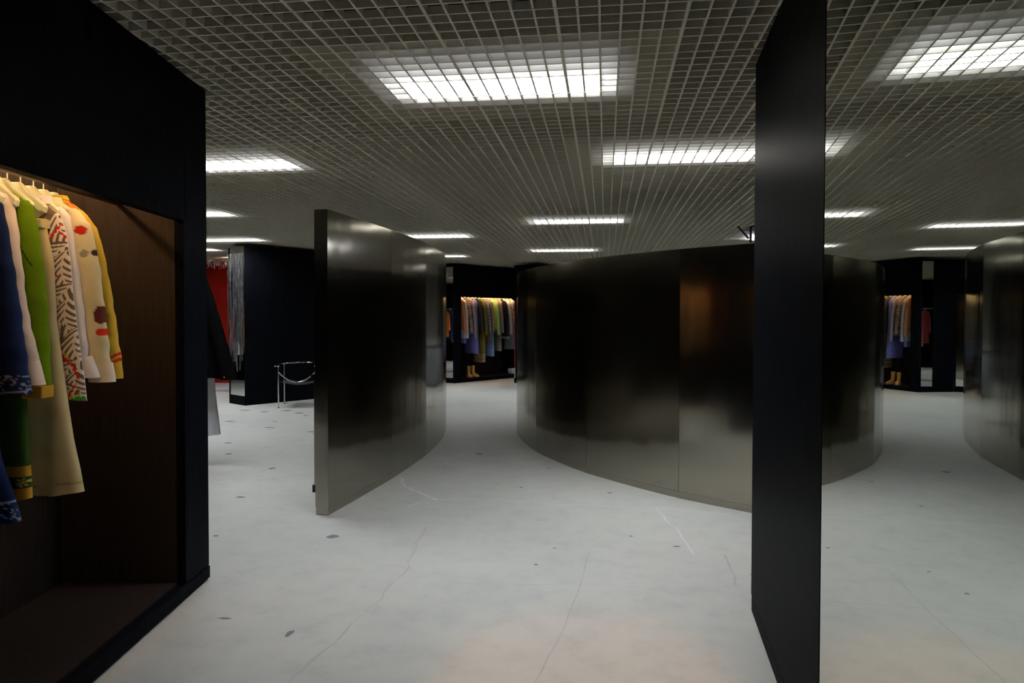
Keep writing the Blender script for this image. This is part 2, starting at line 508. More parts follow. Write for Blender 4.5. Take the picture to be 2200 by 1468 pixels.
# ------------------------------------------------------------------ curved steel partitions
def partition(name, label, pts, th, side, height, sheet, first=0.0, kick=.06, flat=.55):
    P = spline(pts, .04)
    t = thing(name, label, 'partition', (P[0].x, P[0].y, 0))
    o = Vector((P[0].x, P[0].y))
    N = []
    for i in range(len(P)):
        d = (P[min(i + 1, len(P) - 1)] - P[max(0, i - 1)]).normalized()
        N.append(Vector((-d.y, d.x)) * side)     # pointing to the hidden side
    # every sheet is rolled a little flatter than the sweep of the wall
    cuts = [0]; nxt = first if first else sheet
    while cuts[-1] < len(P) - 1:
        c = min(len(P) - 1, int(round(nxt / .04))); nxt += sheet
        if len(P) - 1 - c < 6: c = len(P) - 1
        cuts.append(c)
    Q = [p.copy() for p in P]
    for a, b in zip(cuts, cuts[1:]):
        for i in range(a, b + 1):
            ch = P[a] + (P[b] - P[a]) * ((i - a) / max(1, b - a))
            Q[i] = P[i] + (ch - P[i]) * flat
    P = Q
    def ring(i, a, b, z0, z1):
        p = P[i] - o; n = N[i]
        return [(p.x + n.x * a, p.y + n.y * a, z0), (p.x + n.x * b, p.y + n.y * b, z0), (p.x + n.x * b, p.y + n.y * b, z1), (p.x + n.x * a, p.y + n.y * a, z1)]
    last = len(P) - 1
    MB().loft([ring(i, .004, th - .004, 0, height - .004) for i in range(len(P))], True, True).build('core', 'steel_flat', t, True)
    # outer sheets, one object per steel sheet
    for i0, i1 in zip(cuts, cuts[1:]):
        def fine(i, k, a, b, z0, z1):
            return ring(i, a, b, z0, z1)
        rings = [ring(i, 0, .0035, kick + .002, height) for i in range(i0, i1 + 1)]
        # pull both ends in by a millimetre for the joint
        for e, q in ((0, 1), (-1, -2)):
            rings[e] = [tuple(Vector(a) * .96 + Vector(b) * .04) for a, b in zip(rings[e], rings[q])]
        MB().loft(rings, True, True).build('steel_sheet', 'steel', t, True)
        rings = [ring(i, .002, .0035, 0, kick) for i in range(i0, i1 + 1)]
        MB().loft(rings, True, True).build('kick_strip', 'steel_flat', t, True)
        MB().loft([ring(i, th - .0035, th, kick, height) for i in range(i0, i1 + 1)], True, True).build('back_sheet', 'steel', t, True)
    # end cap
    p, n = P[0] - o, N[0]; d = (P[1] - P[0]).normalized()
    q = [p - d * .003 - n * .0, p - d * .003 + n * th, p + n * th, p]
    MB().loft([[(a.x, a.y, kick + .001) for a in q], [(a.x, a.y, height) for a in q]], True, True).build('end_cap', 'steel_flat', t)
    return t, P, N
LWP = [(-2.274, 5.533), (-2.21, 6.188), (-2.155, 6.875), (-2.125, 7.45), (-2.118, 8.1), (-2.15, 8.85), (-2.215, 9.5), (-2.33, 10.15), (-2.52, 10.88), (-2.80, 11.75), (-3.25, 12.7), (-3.9, 13.5), (-4.7, 14.1)]
lw, LWpath, LWn = partition('curved_partition', 'left curved brushed steel partition with its narrow end facing the viewer', LWP, .118, 1, 2.54, 1.25, 1.36)
RC, RR = Vector((4.522, 10.913)), 5.864
a0 = atan2(5.0 - RC.y, 3.6 - RC.x)
RWP = []
for k in range(40):
    a = math.radians(-97) - math.radians(130) * k / 39
    RWP.append((RC.x + RR * cos(a), RC.y + RR * sin(a)))
arc0 = None
def arc_to(pt):
    a = atan2(pt[1] - RC.y, pt[0] - RC.x)
    return (math.radians(-97) - (a if a < 0 else a - 2 * pi)) * RR
seam = arc_to((0.702, 6.505))
first = seam - 1.28 * int(seam / 1.28)
rw, RWpath, RWn = partition('curved_partition', 'right large curved brushed steel partition bulging towards the passage', RWP, .12, -1, 2.275, 1.28, first, flat=.35)

# low steel counter behind the left partition
cm = thing('service_counter', 'chest-high steel counter peeping out behind the left steel partition', 'counter', (-2.74, 6.26, 0))
idx = [i for i in range(len(LWpath)) if 6.18 < LWpath[i].y < 8.6]
def crng(a, b, z0, z1):
    R = []
    for i in idx:
        p = LWpath[i] - Vector((-2.74, 6.26)); n = LWn[i]
        R.append([(p.x + n.x * a, p.y + n.y * a, z0), (p.x + n.x * b, p.y + n.y * b, z0), (p.x + n.x * b, p.y + n.y * b, z1), (p.x + n.x * a, p.y + n.y * a, z1)])
    return R
MB().loft(crng(.125, .50, .07, 1.075), True, True).build('body', 'steel_flat', cm, True)
MB().loft(crng(.12, .53, 1.076, 1.11), True, True).build('worktop', 'steel_flat', cm, True)
MB().loft(crng(.14, .52, 0, .069), True, True).build('plinth', 'rubber', cm, True)

# ------------------------------------------------------------------ far cabinet wall at the end of the passage
FA = Vector((.563, .826)).normalized(); FB = Vector((-FA.y, FA.x)); FP = Vector((-3.735, 17.36))
FRZ = atan2(FA.y, FA.x)
fc = thing('display_cabinet', 'black wooden cabinet with warm lit clothes niche at the end of the passage', 'cabinet', (*FP, 0), FRZ)
FS0, FS1, FD = .17, 2.62, .70
MB().bbox(.002, FS0, 0, .8, .085, 3.0).build('end_panel', 'wood', fc)
MB().bbox(FS1, 3.2, 0, .8, .085, 3.0).build('near_panel', 'wood', fc)
MB().bbox(FS0 + .001, FS1 - .001, 0, .05, 2.2, 3.0).build('lintel', 'wood', fc)
MB().box(FS0, FS1, FD, .8, .085, 3.0).build('back_panel', 'niche_floor', fc)
MB().box(FS0, FS1, .051, FD - .001, 2.40, 2.44).build('soffit', 'niche', fc)
MB().box(FS0, FS1, .002, FD, .085, .10).build('niche_floor', 'niche_floor', fc)
MB().bbox(.002, 3.2, .002, .78, 0, .0845, .003).build('plinth', 'wood', fc)
MB().tube([(FS0, .33, 2.25), (FS1, .33, 2.25)], .013, 8).build('clothes_rail', 'rail', fc, True)
MB().box(FS0 + .02, FS1 - .02, .15, .17, 2.37, 2.386).build('light_strip', 'led_far', fc)

SA = Vector((-.93, .37)).normalized(); SRZ = atan2(SA.y, SA.x)
sp = thing('mirror_pilaster', 'narrow black facet with a tall mirror left of the far clothes niche', 'wall panel', (*(FP + Vector((-.37, -.93)) * .053), 0), SRZ)
# local x runs to the left along the facet, local y points to the viewer's back (into the wall is -y)
MB().bbox(.0, .07, -.05, 0, .0, 3.0, .002).build('stile', 'wood', sp)
MB().bbox(.36, .88, -.05, 0, .0, 3.0, .002).build('side_board', 'wood', sp)
MB().bbox(.071, .359, -.05, 0, 2.95, 3.0, .002).build('top_rail', 'wood', sp)
MB().bbox(.071, .359, -.05, 0, 0, .13, .002).build('bottom_rail', 'wood', sp)
MB().box(.071, .359, -.04, -.012, .131, 2.949).build('mirror', 'mirror', sp)
S2 = FP + SA * .885 + Vector((-.37, -.93)) * .053
sp2 = thing('mirror_pilaster', 'second black facet with mirror strip, seen only in the big right mirror', 'wall panel', (*S2, 0), math.radians(193))
MB().bbox(.0, .035, -.05, 0, .0, 3.0, .002).build('stile', 'wood', sp2)
MB().box(.036, .30, -.04, -.012, .131, 2.2).build('mirror', 'mirror', sp2)
MB().bbox(.036, .30, -.05, 0, 0, .13, .002).build('bottom_rail', 'wood', sp2)
MB().bbox(.036, .30, -.05, 0, 2.201, 3.0, .002).build('top_rail', 'wood', sp2)
MB().bbox(.301, 2.2, -.05, 0, .0, 3.0, .002).build('side_board', 'wood', sp2)

nb = thing('display_cabinet', 'dark cabinet end with slim mirror strip beside the right steel partition, far end', 'cabinet', (-2.30, 17.66, 0), FRZ)
MB().bbox(.0, .9, -.7, .0, .0, 3.0).build('end_panel', 'wood', nb)
MB().box(-.004, -.001, -.05, -.014, .13, 2.1).build('mirror', 'mirror', nb)

# ------------------------------------------------------------------ black box with mirrored, tinsel-hung side
BC = Vector((-6.681, 12.316)); BA = Vector((.557, .83)).normalized(); BRZ = atan2(BA.y, BA.x)
bx = thing('display_cabinet', 'freestanding black cabinet with mirrored side hung with silver tinsel', 'cabinet', (*BC, 0), BRZ)
MB().bbox(.03, 2.6, .0, .62, .0, 2.99).build('carcass', 'wood', bx)
MB().bbox(.0, .029, 0.0, .02, .0, 2.99, .002).build('stile', 'wood', bx)
MB().bbox(.0, .029, .60, .62, .0, 2.99, .002).build('stile', 'wood', bx)
MB().bbox(.0, .029, .021, .599, .0, .17, .002).build('plinth', 'wood', bx)
MB().box(.012, .028, .021, .599, .171, 2.985).build('mirror', 'mirror', bx)

def tinsel(name, label, p0, p1, top, lens, n, seed, depth=.02, group=None):
    """hanging foil ribbons between two floor points"""
    rnd = random.Random(seed); m = MB()
    p0, p1 = Vector(p0), Vector(p1); d = (p1 - p0); L = d.length; d.normalize(); nn = Vector((-d.y, d.x))
    for i in range(n):
        c = p0 + d * (L * (i + rnd.random()) / n) + nn * rnd.uniform(-depth, depth)
        ln = rnd.uniform(*lens); w = rnd.uniform(.004, .008); a = rnd.uniform(0, pi); tw = rnd.uniform(-3, 3); seg = 12
        A, B = [], []; sx = sy = 0
        for k in range(seg + 1):
            z = top - ln * k / seg
            ang = a + tw * k / seg + rnd.uniform(-.45, .45)
            sx = rnd.uniform(-.004, .004); sy = rnd.uniform(-.004, .004)
            A.append((c.x + sx + w * cos(ang), c.y + sy + w * sin(ang), z)); B.append((c.x + sx - w * cos(ang), c.y + sy - w * sin(ang), z))
        m.loft([A, B], closed=False)
    o = m.build(name, 'tinsel', None, False, 'stuff')
    return tag(o, label, 'tinsel', group)
tp = lambda a, b: BC + BA * a + Vector((-BA.y, BA.x)) * b
tinsel('tinsel_curtain', 'silver tinsel fringe hanging down the mirrored side of the black cabinet', tp(-.03, .03), tp(-.03, .58), 2.86, (1.0, 2.25), 52, 3)
MB_ = MB(); q0, q1 = tp(-.03, .02), tp(-.03, .6)
tinsel('tinsel_valance', 'short silver tinsel fringe hanging in front of the red booth top', (-10.2, 15.6), (-8.85, 15.6), 3.04, (.12, .24), 110, 5)
tinsel('tinsel_tail', 'long silver tinsel strands at the left edge of the red booth', (-9.72, 15.3), (-9.60, 15.3), 3.0, (.75, .95), 12, 6)

# ------------------------------------------------------------------ red fitting booth
rb = thing('fitting_booth', 'red painted fitting booth glowing behind the tinsel', 'booth', (-9.2, 16.2, 0))
MB().bbox(-2.0, .12, 0, .1, .0, 3.04).build('front_wall', 'red', rb)
MB().bbox(.55, 2.6, 0, .1, .0, 3.04).build('front_wall', 'red', rb)
MB().bbox(.121, .549, 0, .1, 2.55, 3.04).build('header', 'red', rb)
MB().box(.121, .549, .05, .5, 2.52, 2.549).build('soffit', 'void', rb)
MB().box(.0, .8, .5, .55, 0, 2.6).build('rear_wall', 'red', rb)
MB().bbox(.16, .22, .2, .26, 0, 2.5).build('post', 'red', rb)
MB().tube([(.36, -.05, .95), (.36, -.05, 1.5)], .02, 8).build('pull_handle', 'chrome', rb, True)
red_l = bpy.data.lights.new('booth_lamp', 'AREA'); red_l.energy = 2.2; red_l.color = (1, .55, .4); red_l.size = .12
red_o = bpy.data.objects.new('booth_lamp', red_l); COL.objects.link(red_o); red_o.location = (-8.7, 15.2, 3.04); red_o.rotation_euler = (math.radians(38), 0, math.radians(15))
stp = MB().bbox(-1.6, 2.4, -1.5, -.01, .0, .05, .01).build('low_platform', 'pale'); stp.location = (-9.2, 16.15, 0)
tag(stp, 'low pale platform step in front of the red booth', 'platform')

# ------------------------------------------------------------------ tubular steel chair
ch = thing('tubular_chair', 'chrome tubular armchair in front of the black cabinet, half hidden by steel partition', 'chair', (-5.91, 12.08, 0))
CW, CDp = .66, .60
# local x along the box face, local y away
ch.rotation_euler = (0, 0, math.radians(12))
for (x, y) in ((0, 0), (-.06, .68), (CW, 0), (CW + .06, .68)):
    lg = MB().tube([(x, y, .012), (x, y, .775)], .0125, 10).build('leg', 'chrome', ch, True)
    MB().tube([(x, y, 0), (x, y, .014)], .017, 10).build('foot_cap', 'rubber', lg)
    MB().tube([(x, y, .745), (x, y, .76), (x, y, .775)], [.013, .022, .024], 10).build('collar', 'chrome', lg, True)
ring = []
for k in range(41):
    a = pi * k / 40
    ring.append((CW / 2 - (CW / 2 + .06) * cos(a) * (1.0), .0 + .76 * sin(a) ** .8 - .02, .79))
MB().tube([(-.035, -.08, .77), (-.045, -.04, .787)] + ring + [(CW + .045, -.04, .787), (CW + .035, -.08, .77)], .0125, 10).build('arm_rail', 'chrome', ch, True)
sag = [(CW * k / 24, .0, .66 - .19 * sin(pi * k / 24) ** .9) for k in range(25)]
MB().tube(sag, .0135, 10).build('seat_tube', 'chrome', ch, True)
for x in (.0, CW):
    MB().tube([(x, 0, .47), (x - .03 if x == 0 else x + .03, .35, .462), (x - .06 if x == 0 else x + .06, .68, .47)], .010, 8).build('side_rail', 'chrome', ch, True)
MB().loft([[(.01 + CW * .98 * i / 8, y, .475 - .05 * sin(pi * i / 8) - .03 * sin(pi * (y - .02) / .62) + dz) for i in range(9)] for y, dz in ((.02, 0), (.2, 0), (.42, 0), (.64, 0))], closed=False).build('seat', 'rubber', ch, True)

# ------------------------------------------------------------------ plant drum and white column beyond the right partition
dr = thing('display_drum', 'grey round display drum mirrored in the left steel partition', 'plinth', (-1.05, 16.9, 0))
def lathe(m, prof, n=40, cx=0, cy=0):
    return m.loft([[(cx + r * cos(2 * pi * j / n), cy + r * sin(2 * pi * j / n), z) for j in range(n)] for r, z in prof], True, True)
lathe(MB(), [(.50, 0), (.52, .005), (.52, .08), (.50, .085)]).build('base_ring', 'rubber', dr, True)
lathe(MB(), [(.535, .086), (.55, .10), (.55, .93), (.54, .94)]).build('body', 'drum', dr, True)
lathe(MB(), [(.56, .941), (.57, .95), (.57, .985), (.56, .99)]).build('top_plate', 'steel_flat', dr, True)
cl = lathe(MB(), [(.20, .991), (.17, 1.05), (.10, 1.18), (.085, 1.4), (.08, 3.04)], 24, .12, -.1).build('slender_column', 'white', None, True)
cl.location = (-1.05, 16.9, 0)
tag(cl, 'slender white column flared at its foot, standing on the grey drum', 'column')
pl = thing('flowering_branches', 'yellow leafy branches standing on the grey drum', 'plant', (-1.4, 16.75, .991))
rnd = random.Random(8)
lathe(MB(), [(.06, 0), (.09, .03), (.10, .12), (.06, .2), (.07, .22)], 16).build('vase', 'drum', pl, True)
for i in range(9):
    a = rnd.uniform(0, 2 * pi); L = rnd.uniform(.55, 1.15); sp_ = rnd.uniform(.12, .32)
    pts = [(sp_ * cos(a) * t * t, sp_ * sin(a) * t * t, .15 + L * t) for t in [k / 6 for k in range(7)]]
    br = MB().tube(pts, [.008 - .001 * k for k in range(7)], 5).build('branch', 'twig', pl)
    lm = MB()
    for k in range(26):
        t = rnd.uniform(.3, 1); bx_, by_, bz_ = sp_ * cos(a) * t * t, sp_ * sin(a) * t * t, .15 + L * t
        an = rnd.uniform(0, 2 * pi); l = rnd.uniform(.03, .06); up = rnd.uniform(-.3, .8)
        d = Vector((cos(an), sin(an), up)).normalized(); s_ = d.cross(Vector((0, 0, 1))).normalized() * l * .28; p = Vector((bx_, by_, bz_))
        kk = len(lm.v); c = Vector((0, 0, .006))
        lm.v += [tuple(p), tuple(p + d * l * .5 + s_), tuple(p + d * l), tuple(p + d * l * .5 - s_), tuple(p + d * l * .5 + c)]
        lm.f += [(kk, kk + 1, kk + 4), (kk + 1, kk + 2, kk + 4), (kk + 2, kk + 3, kk + 4), (kk + 3, kk, kk + 4)]
    lm.build('leaves', 'leaf', br, False, 'stuff')

# ------------------------------------------------------------------ garments
def mixc(a, b, k): return tuple(p + (q - p) * k for p, q in zip(a, b))

def body_mesh(prof, colf, seed=0, nx=36, dz=.02, fold=.010, part='body'):
    """prof: [(z, front x, back x, half thickness)] from the top down; closed hanging cloth"""
    rnd = random.Random(seed); ph = [rnd.uniform(0, 6.28) for _ in range(8)]
    m = MB(); cols = []
    z0, z1 = prof[0][0], prof[-1][0]; nz = max(2, int((z0 - z1) / dz))
    rings = []
    for i in range(nz + 1):
        z = z0 + (z1 - z0) * i / nz
        xf, xb, th = lerp_list(prof, z)
        q = i / nz; amp = fold * (.25 + q)
        ring = []
        for j in range(nx):
            a = 2 * pi * j / nx
            cx = cos(a); sy = sin(a)
            ex = (abs(cx) ** .62) * (1 if cx >= 0 else -1); ey = (abs(sy) ** .8) * (1 if sy >= 0 else -1)
            x = (xf + xb) / 2 + (xf - xb) / 2 * ex
            w = sin(x * 34 + ph[0] + q * 1.1) * .6 + sin(x * 61 + ph[1] - q * 2) * .35 + sin(x * 17 + z * 5 + ph[2]) * .5
            y = th * ey + amp * w
            zz = z + (.006 * sin(x * 23 + ph[3]) if i == nz else 0) - (.0 if i else 0)
            ring.append((x, y, zz)); cols.append(colf(x, y, zz, part))
        rings.append(ring)
    m.loft(rings, True, True); m.c = cols
    return m

def sleeve_mesh(path, colf, seed=0, n=44, dz=.0055, part='sleeve', wr=.0025, yo=0.0):
    """path: [(z, centre x, half width x, half width y)] from shoulder to cuff"""
    rnd = random.Random(seed); ph = [rnd.uniform(0, 6.28) for _ in range(6)]
    m = MB(); cols = []; rings = []
    z0, z1 = path[0][0], path[-1][0]; nz = max(3, int((z0 - z1) / dz))
    for i in range(nz + 1):
        z = z0 + (z1 - z0) * i / nz; cx, rx, ry = lerp_list(path, z); ring = []
        # slope of the sleeve tilts each ring
        cx2 = lerp_list(path, z - .03)[0]; sl = (cx2 - cx) / .03
        for j in range(n):
            a = 2 * pi * j / n
            w = wr * (sin(z * 38 + ph[0] + 1.3 * sin(a)) * .6 + sin(z * 71 + a * 2 + ph[1]) * .4) * (.5 + i / nz)
            x = cx + (rx + w) * cos(a); y = yo + (ry + w) * sin(a); zz = z + rx * cos(a) * sl * .8
            ring.append((x, y, zz)); cols.append(colf(x, y, zz, part))
        rings.append(ring)
    m.loft(rings, True, True); m.c = cols
    return m

def solid(m, col):
    m.c = [col] * len(m.v); return m

def collar_mesh(zc, w, h, col, spread=.09):
    """stand collar with two turned-down points on the near side"""
    m = MB(); n = 20
    rings = [[((w + k * .012) * cos(2 * pi * j / n), (.045 + k * .01) * sin(2 * pi * j / n), zc + h * t + .012 * cos(2 * pi * j / n)) for j in range(n)] for k, t in ((.8, 0), (0, .55), (0, 1), (1.4, .96), (2.2, .1))]
    m.loft(rings, False, False)
    for s in (1, -1):
        m.prism([(s * .01, zc + h * .2), (s * (w + .02), zc + h * .75), (s * (w + .035), zc - .03), (s * spread * .62, zc - .075)], 'y', -.064, -.056, .002)
    return solid(m, col)

def hang_hanger(loc, rz, zr, label, group, half=.15):
    """moulded plastic hanger hooked over a rail at height zr"""
    t = thing('clothes_hanger', label, 'hanger', (loc[0], loc[1], zr), rz, group)
    kk = half / .15
    poly = [(-.042, -.050), (.042, -.050), (.056 * kk, -.064), (.075 * kk, -.088), (half, -.150), (half + .006, -.162), (half, -.186), (half - .03, -.180), (.075 * kk, -.136), (.03, -.112), (0, -.108),
            (-.03, -.112), (-.075 * kk, -.136), (-half + .03, -.180), (-half, -.186), (-half - .006, -.162), (-half, -.150), (-.075 * kk, -.088), (-.056 * kk, -.064)]
    MB().prism(list(reversed(poly)), 'y', -.014, .014, .005).build('hanger_body', 'hanger', t)
    pts = [(0, 0, -.055), (0, 0, -.012)] + [(.017 - .017 * cos(a), 0, .002 + .017 * sin(a)) for a in [pi * k / 10 for k in range(0, 9)]]
    pts = [(p[0] - .0172, p[1], p[2]) for p in pts]
    MB().tube(pts, .0028, 6).build('hook', 'hook', t, True)
    return t

def garment_root(name, label, cat, loc, rz, group=None):
    return thing(name, label, cat, (loc[0], loc[1], 0), rz, group)

# colours (under plain daylight)
MUST, CREAM, WHITE, TAN, GREEN, LACE, NAVY = (.58, .40, .05), (.72, .64, .38), (.74, .70, .66), (.54, .46, .24), (.12, .22, .005), (.68, .58, .50), (.007, .014, .05)
REDC, BRN, LGREEN = (.55, .03, .015), (.12, .03, .02), (.03, .22, .05)

# 1 mustard jacket ---------------------------------------------------------
RAIL_Z, RD = 2.30, .38
def col_must(x, y, z, part):
    c = MUST
    k = (sin(x * 90 + z * 17) * sin(z * 23 + x * 31)) * .08; c = mixc(c, (.45, .25, .03), max(0, k * 4))
    if part == 'sleeve' and (1.452 < z - (x - .34) * .6 < 1.468 or 1.425 < z - (x - .34) * .6 < 1.441): return REDC
    if part == 'body' and x > .10:
        for q in range(6):
            if abs((z + (x - .14) * .85) - (2.150 + q * .0095)) < .0024: return (.62, .06, .02)
    return c
def side_sleeves(t, prof_out, colf, rx, ry, mat, seed, col_end=None, top_r=.6):
    """front and rear sleeves whose outer edge follows prof_out [(z, x outer)]"""
    out = []
    for sgn in (1, -1):
        path = []
        for i, (z, xo) in enumerate(prof_out):
            k = min(1, .35 + i * .33)
            path.append((z, sgn * (xo - rx * k), rx * k, ry * (.7 + .3 * k)))
        s = sleeve_mesh(path, colf, seed + sgn, yo=-.012)
        out.append(s.build('sleeve', mat, t, True))
    return out
SL_M = [(2.155, .170), (2.101, .218), (2.063, .240), (2.011, .257), (1.898, .283), (1.716, .314), (1.511, .341), (1.345, .362)]
s1 = .936
g = garment_root('jacket', 'mustard yellow jacket with red shoulder stripes, farthest right on the left rail', 'jacket', lloc(s1, RD), LRZ)
body_mesh([(2.225, .075, -.075, .03), (2.19, .13, -.13, .04), (2.14, .19, -.19, .034), (2.06, .225, -.225, .036), (1.9, .235, -.235, .036), (1.5, .245, -.245, .036), (1.42, .25, -.25, .034)], col_must, 1, 60, .006).build('body', 'cloth', g, True)
side_sleeves(g, SL_M, col_must, .055, .036, 'cloth', 11)
collar_mesh(2.198, .075, .026, MUST).build('collar', 'cloth', g, True)
hang_hanger(lloc(s1, RD), LRZ, RAIL_Z, 'cream plastic hanger holding the mustard jacket', 'cream hangers on the left rail')

# 2 cream overshirt with felt dots -------------------------------------------
DOTS = [(.226, 2.053, .025, .022, REDC), (.243, 1.944, .018, .018, (.33, .30, .22)), (.281, 1.951, .012, .016, (.05, .03, .03)), (.309, 1.655, .026, .042, BRN), (.313, 1.573, .021, .019, REDC), (.366, 1.472, .018, .018, LGREEN)]
def col_cream(x, y, z, part):
    if y < .02:
        for dx, dz_, rx, rz_, c in DOTS:
            if ((x - dx) / rx) ** 2 + ((z - dz_) / rz_) ** 2 < 1: return c
    if part == 'cuff': return (.78, .68, .50)
    k = sin(x * 40 + z * 9) * sin(z * 13 - x * 7)
    return mixc(CREAM, (.66, .50, .26), max(0, k) * .35)
SL_C = [(2.150, .185), (2.113, .227), (2.074, .248), (2.037, .261), (1.943, .282), (1.834, .299), (1.743, .306), (1.604, .322), (1.427, .339), (1.412, .345)]
s2 = 1.01
g = garment_root('overshirt', 'cream overshirt with red, grey and brown felt dots and a buttoned cuff', 'shirt', lloc(s2, RD), LRZ)
body_mesh([(2.205, .08, -.08, .03), (2.18, .13, -.13, .045), (2.14, .20, -.20, .036), (2.05, .235, -.235, .038), (1.9, .24, -.24, .038), (1.45, .25, -.25, .038), (1.40, .25, -.25, .036)], col_cream, 2, 70, .006).build('body', 'cloth', g, True)
side_sleeves(g, SL_C, col_cream, .062, .040, 'cloth', 21)
sleeve_mesh([(1.422, .290, .058, .040), (1.335, .302, .062, .043)], col_cream, 5, part='cuff', wr=.001, yo=-.012).build('cuff', 'cloth', g, True)
lathe(MB(), [(.007, 0), (.009, .001), (.009, .003), (.006, .004)], 14).build('button', 'button', g, True).matrix_local = Matrix.Translation((.305, -.0565, 1.365)) @ Euler((pi / 2, 0, 0)).to_matrix().to_4x4()
collar_mesh(2.172, .09, .03, CREAM).build('collar', 'cloth', g, True)
hang_hanger(lloc(s2, RD), LRZ, RAIL_Z, 'cream plastic hanger holding the dotted overshirt', 'cream hangers on the left rail')

# 3 palm print shirt with white sleeves ------------------------------------------
PB, PW = (.15, .105, .075), (.74, .64, .55)
FR = []
rp = random.Random(5)
for (cx, cz, ang, ln, wd) in [(.20, 2.02, 2.2, .22, .085), (.15, 1.90, 1.2, .22, .09), (.20, 1.82, 1.9, .24, .10), (.17, 1.70, 1.35, .22, .085), (.21, 1.62, 1.9, .20, .08), (.245, 1.50, 1.75, .20, .065), (.21, 1.385, 1.25, .15, .07), (.25, 1.33, 1.8, .14, .06), (.21, 1.30, .7, .10, .05),
        (.02, 1.95, 1.8, .25, .1), (.04, 1.7, 1.2, .25, .1), (.0, 1.45, 1.9, .25, .1), (-.1, 1.8, 1.4, .3, .1), (-.12, 1.5, 1.7, .3, .1), (.1, 1.55, 1.1, .2, .08)]:
    FR.append((cx, cz, ang, ln, wd))
def col_palm(x, y, z, part):
    if part in ('sleeve', 'cuff'): return WHITE
    c = PB
    if y > 0: return PW
    for (cx, cz, an, ln, wd) in FR:
        dx, dz_ = x - cx, z - cz
        s = dx * cos(an) + dz_ * sin(an); t = -dx * sin(an) + dz_ * cos(an)
        t += .9 * s * s / ln
        if -.5 * ln < s < .5 * ln:
            q = (s / ln + .5); W = wd * (sin(pi * min(1, q * .92 + .08)) ** .6)
            if abs(t) < W * 1.12:
                c = PB
            if abs(t) < W:
                u = (s + abs(t) * .85) / .031
                fr = u - math.floor(u)
                if fr < .68 - .42 * abs(t) / W or abs(t) < .004: c = PW
    for (cx, cz, r, a, k) in [(.165, 2.03, .05, 1.0, REDC), (.21, 2.01, .04, 2.4, REDC), (.155, 1.58, .05, 1.35, REDC), (.20, 1.46, .06, 2.3, REDC), (.25, 1.40, .05, 1.9, REDC), (.235, 1.30, .045, 1.1, REDC), (.15, 1.83, .03, .1, REDC), (.185, 1.48, .055, 2.5, (.60, .45, .06)), (.165, 1.455, .03, 2.0, LGREEN), (.22, 1.275, .05, .2, (.60, .50, .10)), (.255, 1.268, .035, .1, (.04, .30, .05)), (.13, 2.06, .04, 1.6, (.62, .42, .05)), (.215, 2.045, .03, 1.9, (.05, .30, .08)), (.16, 1.545, .014, .3, (.62, .45, .05))]:
        dx, dz_ = x - cx, z - cz
        s = dx * cos(a) + dz_ * sin(a); t = -dx * sin(a) + dz_ * cos(a)
        w = .0055 + .003 * sin(s * 300)
        if k is not REDC: w *= 1.6
        if abs(s) < r and abs(t) < w * (1 - (s / r) ** 2) ** .5: return k
    return c
s3 = 1.10
g = garment_root('patterned_shirt', 'palm leaf print shirt in brown and white with white sleeves', 'shirt', lloc(s3, RD), LRZ)
body_mesh([(2.19, .07, -.07, .025), (2.15, .13, -.13, .03), (2.11, .180, -.18, .034), (2.03, .203, -.203, .034), (1.914, .220, -.22, .034), (1.74, .234, -.234, .034), (1.55, .255, -.255, .034), (1.41, .274, -.274, .034), (1.261, .288, -.288, .03)], col_palm, 3, 330, .0030, .006).build('body', 'cloth', g, True).location = (0, -.028, 0)
SL_W = [(2.155, .150), (2.135, .168), (2.113, .190), (2.06, .199), (1.919, .221), (1.741, .243), (1.547, .262), (1.44, .268)]
for ob in side_sleeves(g, SL_W, col_palm, .034, .028, 'cloth', 31):
    ob['label'] = 'white sleeve'; ob.location = (0, .036, 0)
sleeve_mesh([(1.452, .243, .038, .032), (1.36, .272, .044, .036)], col_palm, 6, part='cuff', wr=.001).build('cuff', 'cloth', g, True).location = (0, .030, 0)
collar_mesh(2.15, .10, .045, WHITE, .12).build('collar', 'cloth', g, True)
hang_hanger(lloc(s3, RD), LRZ, RAIL_Z, 'cream plastic hanger holding the palm print shirt', 'cream hangers on the left rail')

# 4 tan skirt -------------------------------------------------------------
def col_tan(x, y, z, part):
    k = sin(z * 33 + x * 12) * sin(x * 21 - z * 5)
    c = mixc(TAN, (.47, .35, .16), max(0, k) * .5)
    if abs(z - .875 - .02 * sin(x * 5)) < .0025: return mixc(c, (.2, .14, .07), .5)
    if 2.03 < z < 2.034: return mixc(c, (.2, .14, .07), .6)
    return c
s4 = 1.187
g = garment_root('long_skirt', 'long tan cotton skirt hanging below the other clothes', 'skirt', lloc(s4, RD), LRZ)
body_mesh([(2.075, .150, -.15, .02), (2.03, .155, -.155, .03), (1.892, .178, -.178, .045), (1.624, .186, -.186, .05), (1.438, .21, -.21, .055), (1.235, .238, -.238, .055), (1.09, .262, -.262, .055), (.954, .292, -.292, .055), (.845, .309, -.309, .055)], col_tan, 4, 70, .01, .012).build('body', 'cloth', g, True)
solid(MB().prism([(-.152, 2.045), (.152, 2.045), (.15, 2.085), (-.15, 2.085)], 'y', -.032, .032, .004), TAN).build('waistband', 'cloth', g)
hang_hanger(lloc(s4, RD), LRZ, RAIL_Z, 'cream plastic clip hanger holding the tan skirt', 'cream hangers on the left rail', .15)

